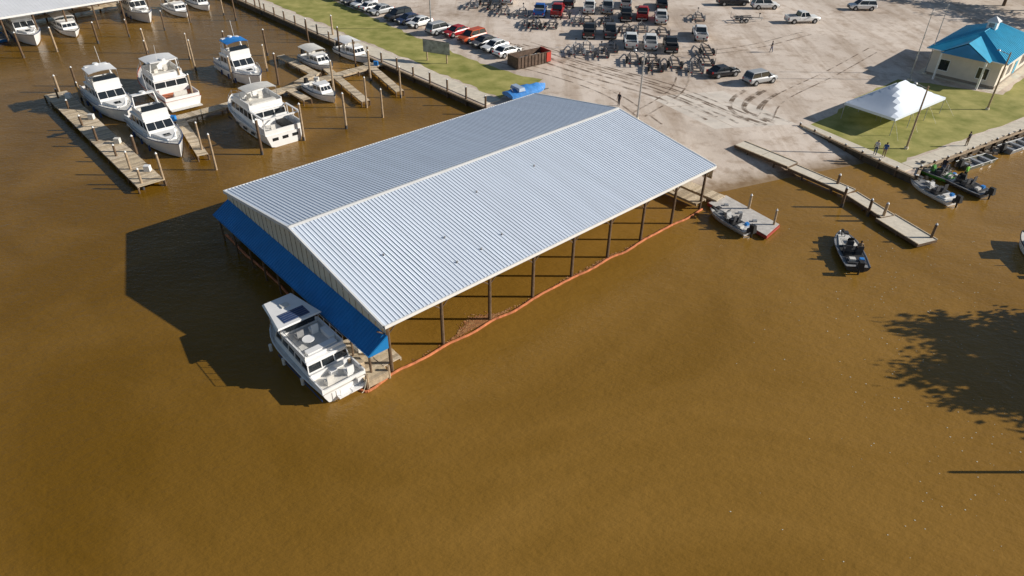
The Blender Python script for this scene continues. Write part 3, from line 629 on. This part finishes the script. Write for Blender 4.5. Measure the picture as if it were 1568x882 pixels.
def trailer(loc_,rot):
    s=MB();m=R.choice(TRF);Ln=R.uniform(5.4,6.6)
    for y in (-1,1):
        s.cyl((-Ln/2,y*.75,.55),(Ln*.1,y*.75,.55),.06,m,n=6);s.cyl((Ln*.1,y*.75,.55),(Ln*.5,0,.5),.06,m,n=6)
        s.box(-Ln*.45,Ln*.12,y*.5-.09,y*.5+.09,.75,.86,mat('bunk_carpet',(.05,.05,.06),.95))
        for x in (-1.6,-.75):
            wheel(s,x,y*1.1,.34,.22)
            for k in range(6):
                a0=math.pi*k/6;a1=math.pi*(k+1)/6;q=.42
                s.add([(x+q*math.cos(a0),y*.85,.34+q*math.sin(a0)),(x+q*math.cos(a1),y*.85,.34+q*math.sin(a1)),(x+q*math.cos(a1),y*1.14,.34+q*math.sin(a1)),(x+q*math.cos(a0),y*1.14,.34+q*math.sin(a0))],[(0,1,2,3)],m)
        s.cyl((-Ln/2,y*.95,.5),(-Ln/2,y*.95,1.5),.035,m,n=5);s.box(-Ln/2-.05,-Ln/2,y*.7-.1,y*.7+.1,.5,.62,RED)
    for x in (-Ln/2,-1.2,.2,Ln*.1): s.cyl((x,-.95 if x<0 else -.75,.5),(x,.95 if x<0 else .75,.5),.05,m,n=6)
    s.cyl((Ln*.35,0,.55),(Ln*.35,0,1.25),.05,m,n=6);s.box(Ln*.35-.1,Ln*.35+.15,-.12,.12,1.2,1.35,BLACK);s.cyl((Ln*.44,0,0),(Ln*.44,0,.7),.04,STEEL,n=6)
    for y in (-1,1):
        for x in (-Ln*.4,0): s.cyl((x,y*.5,.5),(x,y*.5,.78),.04,m,n=5)
    return s.obj('boat_trailer',(*loc_,LZ+.02),rot)
cw=(.85,.85,.84);cb=(.025,.025,.03);cg=(.10,.10,.11);cs=(.45,.46,.47);cr_=(.42,.015,.02);cbl=(.02,.12,.45);cnv=(.03,.05,.12);co_=(.6,.10,.03)
HA=math.atan2(.70,.71)
row=[(-380,1672,cg,'sedan'),(-352,1642,cw,'suv'),(-330,1618,cw,'sedan'),(-306,1590,cs,'sedan'),(-262,1548,cb,'suv'),(-238,1522,cnv,'sedan'),(-212,1500,cw,'sedan'),(-165,1454,cs,'suv'),(-132,1438,cr_,'sedan'),(-98,1402,co_,'suv'),(-74,1372,cg,'sedan'),(-52,1346,cw,'sedan'),(-28,1316,cw,'sedan'),(-410,1712,cw,'suv')]
for x,y,c,k in row: vehicle(k,c,D(x+12,y+6),HA+(math.pi if R.random()<.6 else 0)+R.uniform(-.05,.05))
HT=math.radians(83)
tr=[(51,1612,cbl),(90,1616,cr_),(162,1648,cw),(203,1652,cs),(237,1590,cb),(274,1602,cr_),(309,1574,cw),(147,1462,cb),(189,1464,cg),(222,1398,cw),(259,1392,cw),(296,1378,cb),(369,1458,cw),(120,1700,cb),(-20,1720,cw),(250,1700,cs),(330,1690,cb)]
for x,y,c in tr:
    a=HT+R.uniform(-.05,.05);vehicle('pickup',c,D(x,y),a)
    trailer((x*K-math.cos(a)*7.6,y*K-math.sin(a)*7.6),a+R.uniform(-.06,.06))
for x,y in ((-98,1676),(-46,1656),(-70,1700),(13,1612),(30,1540),(131,1560),(115,1350),(320,1260),(345,1300),(250,1262),(160,1335),(395,1600)): trailer(D(x,y),HT+R.uniform(-.15,.15))
trailer(D(499,1583),.15)
vehicle('suv',cw,D(567,1697),.05,'parked_suv');vehicle('pickup',cw,D(615,1583),.17);vehicle('suv',cw,D(790,1700),.02+math.pi);vehicle('pickup',cb,D(500,1725),.1)
vehicle('sedan',cb,D(362,1226),.40,'parked_car');vehicle('suv',cs,D(417,1194),.47)
# ---------------------------------------------------------------- dumpster, tarp boat, sign board
RUST=mat('rusty_steel',(.13,.085,.06),.8,.1,.45,2,.3)
s=MB()
s.box(-3,3,-1.2,1.2,.15,.25,RUST)
for y in (-1.2,1.12): s.box(-3,3,y,y+.08,.25,1.7,RUST)
DR=mat('dumpster_red',(.55,.05,.03),.6)
s.box(-3,-2.92,-1.12,1.12,.25,1.7,RUST);s.box(2.92,3.05,-1.2,1.2,.25,1.75,DR);s.box(2.2,2.9,-1.29,-1.2,.3,1.6,DR)
for i in range(9):
    for y in (-1.28,1.2): s.box(-2.9+i*.6,-2.8+i*.6,y,y+.08,.2,1.68,RUST)
for i in range(40):
    x,y=R.uniform(-2.6,2.6),R.uniform(-.85,.85);s.prism([(x+R.uniform(.2,.5)*math.cos(k*1.57+i),y+R.uniform(.1,.25)*math.sin(k*1.57+i)) for k in range(4)],.26,.6+R.random()*.8,R.choice([MGREY,WOOD[2],OFFW,DGREY]))
s.obj('roll_off_dumpster',(*D(24,1272),LZ),math.atan2(45,60))
s=MB();N=12;rg=[]
for i in range(N+1):
    t=i/N;x=-3+6*t;h=1.1*(1-max(0,(t-.5)/.5)**2.4)+.05;zz=1.15+.35*math.sin(t*3.1)+R.uniform(-.08,.08)
    rg.append([(x,-h,.7),(x,-h,1.0+R.uniform(-.06,.06)),(x,-h*.55,zz),(x,0,zz+.18+R.uniform(-.09,.09)),(x,h*.55,zz),(x,h,1.0),(x,h,.7)])
s.loft(rg,mat('blue_tarp',(.06,.26,.66),.5,0,.25,2));s.frus((-1.9,-.9,1.0,1.0),(-1.8,-1.0,.9,.9),1.35,1.75,mat('light_tarp',(.4,.5,.65),.6))
for k in range(5): s.cyl((-2.4+k*1.1,-1.15,.75),(-2.4+k*1.1,0,1.6),.02,OFFW,n=4)
for y in (-1,1): wheel(s,-.8,y*1.05,.34);s.cyl((-2.8,y*.6,.5),(3.6,0,.5),.05,DGREY)
s.obj('tarp_covered_boat',(*D(18,1106),LZ),math.atan2(41,56))
s=MB()
for x in (-1.6,1.6): s.box(x-.08,x+.08,-.06,.08,0,2.9,PILEL)
s.box(-2.1,2.1,-.15,-.1,1.3,3.0,mat('sign_face',(.25,.28,.25),.5,0,.6,1.3));s.box(-2.15,2.15,-.098,-.062,1.25,3.05,DGREY)
s.obj('notice_board',(*D(-142,1276),LZ),math.radians(-23))
# ---------------------------------------------------------------- poles
def lamp_post(p,h,arm=True,name='street_lamp',z=LZ,ang=2.5):
    s=MB();s.cyl((0,0,0),(0,0,h),.12,PILEL if h<8 else STEEL,.08,n=10);s.cyl((0,0,0),(0,0,.25),.22,CONC,n=10)
    if arm:
        s.cyl((0,0,h-.3),(1.1*math.cos(ang),1.1*math.sin(ang),h),.04,STEEL);x,y=1.3*math.cos(ang),1.3*math.sin(ang)
        s.cyl((x,y,h-.02),(x,y,h+.12),.22,STEEL,.14,n=10)
    return s.obj(name,(*p,z))
lamp_post(D(185,1023),8);lamp_post(D(-174,1483),8.5);lamp_post(D(551,930),7.2);lamp_post(D(749,1086),7.2)
def flagpole(p,h):
    s=MB();s.cyl((0,0,0),(0,0,h),.08,STEEL,.04,n=10);s.cyl((0,0,h),(0,0,h+.15),.1,STEEL,.06);s.cyl((0,0,0),(0,0,.2),.35,CONC,n=12)
    for k in (.3,.6): s.cyl((.09,0,h*k),(.09,0,h*k+.3),.02,STEEL)
    s.obj('flagpole',(*p,LZ))
flagpole(D(687,1223),9.3);flagpole(D(730,1259),9.3)
# ---------------------------------------------------------------- tent
s=MB();a=Vector(D(538,972));b=Vector(D(655,1063));c=Vector(D(507,1040));ax=math.atan2((b-a).y,(b-a).x)
LT=(b-a).length;WT=6.4;z=2.1;zp=4.4;h=WT/2;TW=mat('tent_canvas',(.78,.85,.95),.6,0,.04,.6)
NX=16;NY=10;vs=[]
for i in range(NX+1):
    for j in range(NY+1):
        x=-LT/2+LT*i/NX;y=-h+WT*j/NY
        d=min((LT/2-abs(x))/(LT/2-.9),(h-abs(y))/h);d=max(0,min(1,d));vs.append((x,y,z+(zp-z)*d**1.12))
s.add(vs,[(i*(NY+1)+j,(i+1)*(NY+1)+j,(i+1)*(NY+1)+j+1,i*(NY+1)+j+1) for i in range(NX) for j in range(NY)],TW)
for x0,x1,y0,y1 in ((-LT/2,LT/2,-h-.01,-h),(-LT/2,LT/2,h,h+.01),(-LT/2-.01,-LT/2,-h,h),(LT/2,LT/2+.01,-h,h)): s.box(x0,x1,y0,y1,z-.3,z+.0,TW)
for x in (-LT/2+.05,-LT/6,LT/6,LT/2-.05):
    for y in (-h+.05,h-.05):
        s.cyl((x,y,0),(x,y,z),.04,STEEL,n=6);s.cyl((x,y,z-.1),(x*1.12,y*1.45,0),.012,OFFW,n=4)
s.box(-3,-1.2,-.4,.4,.7,.75,OFFW);s.box(1,3,-.4,.4,.7,.75,OFFW)
for x in (-2.9,-1.3,1.1,2.9):
    for y in (-.3,.3): s.cyl((x,y,0),(x,y,.7),.025,STEEL,n=4)
ctr=(a+b)/2+(c-a)/2
s.obj('event_tent',(ctr.x,ctr.y,LZ),ax,angle=.25)
# ---------------------------------------------------------------- office building
s=MB();o=Vector(D(809,1180));LW=15.;WW=8.8;hw=3.7;an=math.atan2(134,131)
WALL=mat('beige_stucco',(.76,.68,.58),.9,0,.06,1)
s.box(0,LW,0,WW,0,hw,WALL);s.box(-.04,LW+.04,-.04,WW+.04,0,.35,mat('plinth',(.3,.25,.2),.9))
ov=.7;za=hw-.02;zr=hw+2.3;e=[(-ov,-ov),(LW+ov,-ov),(LW+ov,WW+ov),(-ov,WW+ov)];r0=(WW/2-.4,WW/2);r1=(LW-WW/2+.4,WW/2)
BR=mat('blue_roof_metal',(.045,.42,.66),.4,.05,.1,.8)
V=[(x,y,za) for x,y in e]+[(r0[0],r0[1],zr),(r1[0],r1[1],zr)]
s.add(V,[(0,1,5,4),(1,2,5),(2,3,4,5),(3,0,4)],BR);s.add([(x,y,za-.02) for x,y in e],[(0,1,2,3)],OFFW)
for (p,q) in ((0,1),(1,2),(2,3),(3,0)):
    P,Q=Vector(V[p]),Vector(V[q]);s.cyl(P-Vector((0,0,.06)),Q-Vector((0,0,.06)),.08,WHITE,n=4)
for p,q in ((0,4),(1,5),(2,5),(3,4),(4,5)): s.cyl(V[p],V[q],.07,BR,n=5)
def seams(P0,P1,T0_,T1_,n_):
    for i in range(1,n_):
        k=i/n_;A=Vector(P0).lerp(Vector(P1),k);B_=Vector(T0_).lerp(Vector(T1_),k);s.cyl(A+Vector((0,0,.02)),B_+Vector((0,0,.02)),.03,BR,n=4)
seams(V[0],V[1],V[4],V[5],24);seams(V[3],V[2],V[4],V[5],24)
s.add([(-1.9,1.2,za+.01),(-1.9,WW-1.2,za+.01),(-1.9,WW/2,za+1.9),(3.6,WW/2,za+1.9),(2.6,1.2,za+.01),(2.6,WW-1.2,za+.01)],[(0,2,3,4),(1,5,3,2)],BR);s.add([(-1.85,1.4,za),(-1.85,WW-1.4,za),(-1.85,WW/2,za+1.75)],[(0,1,2)],BLUER)
for y in (1.6,WW-1.6): s.box(-1.8,-1.55,y-.12,y+.12,0,za,WHITE)
s.box(LW/2-.6,LW/2+.6,WW/2-.6,WW/2+.6,zr-.4,zr+.8,WHITE);s.box(LW/2-.63,LW/2+.63,WW/2-.35,WW/2+.35,zr+.1,zr+.6,MGREY)
cx,cy=LW/2,WW/2;s.add([(cx-.8,cy-.8,zr+.8),(cx+.8,cy-.8,zr+.8),(cx+.8,cy+.8,zr+.8),(cx-.8,cy+.8,zr+.8),(cx,cy,zr+1.5)],[(0,1,4),(1,2,4),(2,3,4),(3,0,4),(0,3,2,1)],WHITE)
def window(x,y,nx,w0=1.3,z0=1.0,z1=2.4,door=False):
    if door: z0=.0;z1=2.1
    if nx=='x': s.box(-.06,-.045,y-w0/2-.1,y+w0/2+.1,z0-.1 if not door else .36,z1+.1,WHITE);s.box(-.075,-.062,y-w0/2,y+w0/2,max(z0,.36),z1,GLASS if not door else BR)
    else: s.box(x-w0/2-.1,x+w0/2+.1,-.06,-.045,z0-.1 if not door else .36,z1+.1,WHITE);s.box(x-w0/2,x+w0/2,-.075,-.062,max(z0,.36),z1,GLASS if not door else BR)
for y in (1.9,6.9): window(0,y,'x')
for x in (2,5.2,11.6,13.6): window(x,0,'y')
window(8.4,0,'y',1.2,door=True)
s.obj('office_building',(o.x,o.y,LZ),an,smooth=False)
sheet('paved_pad',[(715,1262),(806,1162),(960,1312),(880,1420)],LZ+.012,CONC)
# ---------------------------------------------------------------- top-left covered slips
s=MB();a=Vector(D(-1160,1168));b=Vector(D(-775,1560));ang=math.atan2((b-a).y,(b-a).x);LL=(b-a).length;DD=24
WR=mat('white_roof_metal',(.90,.90,.91),.4,.0,.05,.5)
roof_slope(s,0,LL,0,4.1,DD/2,5.4,WR,.5,.025);roof_slope(s,0,LL,DD,4.1,DD/2,5.4,WR,.5,.025)
s.box(0,LL,-.08,-.003,3.85,4.12,WHITE)
for i in range(11):
    for y in (.3,DD/2,DD-.3): s.cyl((i*LL/10*.99+.2,y,-2),(i*LL/10*.99+.2,y,4.0 if y!=DD/2 else 5.2),.14,PILE)
s.planks((0,DD/2),(LL,DD/2),1.8,.7,step=.5)
s.obj('covered_slips',(a.x,a.y,0),ang)
# ---------------------------------------------------------------- trees
BARK=mat('bark',(.13,.09,.06),.95,0,.3,5,.5)
LEAF=[mat('leaf_%d'%i,c,.8,0,.25,2) for i,c in enumerate([(.05,.09,.02),(.09,.12,.03),(.035,.06,.015)])]
def tree(p,h,rad,z0=.5,name='oak_tree',n=3200):
    s=MB();s.cyl((0,0,-.3),(0,0,h*.55),h*.035,BARK,h*.02,n=10);tips=[]
    for i in range(13):
        an=i*2.4+R.random();zb=h*(.3+.035*i);q=rad*R.uniform(.55,1.0)*(1-.35*i/13);tp_=Vector((q*math.cos(an),q*math.sin(an),zb+h*R.uniform(.12,.3)));s.cyl((0,0,zb),tp_,h*.013,BARK,h*.005,n=6)
        tips.append((tp_,rad*R.uniform(.22,.4)))
        for k in range(2):
            t2=tp_*.75+Vector((R.uniform(-1,1),R.uniform(-1,1),R.uniform(0,.8)))*rad*.35;s.cyl(tp_*.6+Vector((0,0,zb*.4)),t2,h*.006,BARK,h*.003,n=5);tips.append((t2,rad*R.uniform(.18,.3)))
    for i in range(n):
        c,q=R.choice(tips);v=Vector((R.gauss(0,1),R.gauss(0,1),R.gauss(0,.6)))*q*.6;c=c+v;sz=R.uniform(.16,.36);u_=Vector((R.gauss(0,1),R.gauss(0,1),R.gauss(0,1))).normalized();w_=u_.orthogonal().normalized();k=u_.cross(w_)
        s.add([c+w_*sz,c+k*sz*.6,c-w_*sz,c-k*sz*.6],[(0,1,2,3)],R.choice(LEAF))
    s.obj(name,(*p,z0),R.random()*6)
tree(D(632,520),8.8,3.4,n=4600);tree(D(600,455),8.4,3.2,n=4600);tree(D(700,430),9,3.6,n=3600);tree(D(680,485),9,3.4,n=4000)
for x,y,h in ((1190,1650,9),(1240,1720,11),(1150,1760,9),(1300,1600,10),(1100,1830,9)): tree(D(x,y),h,4,LZ,n=1600)
# ---------------------------------------------------------------- people
SKIN=mat('skin',(.45,.27,.19),.6);HAIR=mat('hair',(.04,.025,.015),.8)
def person(p,z,rot,shirt,pants,pose='stand',name='standing_person'):
    st=.16 if pose=='walk' else .04
    V=[((0,0,.95),.14),((0,0,1.15),.13),((0,0,1.36),.15),((0,0,1.50),.06),((0.01,0,1.58),.075),((.015,0,1.66),.10),((0,0,1.75),.07)]
    E=[(0,1),(1,2),(2,3),(3,4),(4,5),(5,6)]
    def add(v,r_,par): V.append((v,r_));E.append((par,len(V)-1));return len(V)-1
    for sg in (-1,1):
        o_=st*sg
        if pose=='sit':
            h=add((.05,sg*.1,.9),.10,0);k=add((.45,sg*.12,.92),.075,h);a_=add((.48,sg*.12,.5),.05,k);add((.62,sg*.12,.46),.04,a_)
        else:
            h=add((0,sg*.1,.88),.10,0);k=add((o_*.6+.02,sg*.11,.48),.07,h);a_=add((o_-.02,sg*.11,.08),.045,k);add((o_+.14,sg*.13,.04),.04,a_)
        sh=add((0,sg*.19,1.43),.065,2);el=add((-o_*.6-.02,sg*.25,1.15),.048,sh)
        wr=add((-o_+.1,sg*.24,.92),.032,el) if pose!='sit' else add((.22,sg*.16,1.05),.032,el)
        b=V[wr][0];pl=add((b[0]+.02,b[1],b[2]-.07),.035,wr);b=V[pl][0]
        for i in range(4):
            f1=add((b[0]+.03-.02*i,b[1]-sg*.01,b[2]-.05),.010,pl);add((b[0]+.035-.02*i,b[1]-sg*.025,b[2]-.09+.008*abs(i-1)),.008,f1)
        add((b[0]+.05,b[1]-sg*.02,b[2]-.0),.011,pl)
    me=bpy.data.meshes.new('tmp');me.from_pydata([v for v,_ in V],E,[]);ob=bpy.data.objects.new('tmp',me);COL.objects.link(ob)
    ob.modifiers.new('s','SKIN');sv=me.skin_vertices[0].data
    for i,(_,r_) in enumerate(V): sv[i].radius=(r_,r_*1.15) if i<3 else (r_,r_)
    sv[0].use_root=True;ob.modifiers.new('u','SUBSURF').levels=1
    dg=bpy.context.evaluated_depsgraph_get();m2=bpy.data.meshes.new_from_object(ob.evaluated_get(dg));bpy.data.objects.remove(ob)
    m2.materials.clear()
    for m in (SKIN,shirt,pants,HAIR,BLACK): m2.materials.append(m)
    for q in m2.polygons:
        c=q.center;i=0
        if c.z>1.66 or (c.z>1.56 and c.x<-.01): i=3
        elif c.z>1.50: i=0
        elif c.z>1.2 or (c.z>.95 and abs(c.y)<.17 and c.x<.2): i=1
        elif abs(c.y)>.195 and c.z>.6: i=0
        elif pose=='sit' and c.z>1.0: i=0
        elif c.z>.1 and not(pose=='sit' and c.z<.52): i=2
        else: i=4
        q.material_index=i;q.use_smooth=True
    o=bpy.data.objects.new(name,m2);o.location=(*p,z);o.rotation_euler[2]=rot;COL.objects.link(o)
    s=MB()
    for sg in (-1,1): s.cyl((.10,sg*.035,1.655),(.118,sg*.035,1.655),.012,BLACK,n=6);s.cyl((.0,sg*.10,1.64),(.0,sg*.118,1.65),.025,SKIN,n=6)
    s.cyl((.10,0,1.64),(.135,0,1.62),.012,SKIN,.016,n=6);s.box(.095,.112,-.025,.025,1.59,1.60,RED);fo=s.obj('face');fo.parent=o
    return o
cl={k:mat('cloth_'+k,c,.9) for k,c in dict(blue=(.05,.12,.35),white=(.7,.7,.7),dark=(.03,.03,.04),tan=(.3,.22,.14),red=(.4,.05,.04),green=(.25,.6,.08),denim=(.06,.09,.17)).items()}
person(D(487,1367),LZ,2.5,cl['dark'],cl['denim'],'walk','walking_person');person(D(163,1076),LZ,4,cl['dark'],cl['dark'])
person(D(505,898),LZ+.1,1,cl['blue'],cl['tan']);person(D(496,905),LZ+.1,4,cl['white'],cl['denim'])
person(D(640,940),LZ+.11,2,cl['dark'],cl['tan']);person(D(588,842),.57,2,cl['green'],cl['dark'],'stand');person(D(568,860),.57,4,cl['dark'],cl['denim'])
bx,by=at(373,668);hd=math.radians(83)
person((bx+math.cos(hd)*-.9+.5*math.sin(hd),by+math.sin(hd)*-.9-.5*math.cos(hd)),.14,hd,cl['tan'],cl['dark'],'sit','seated_person')
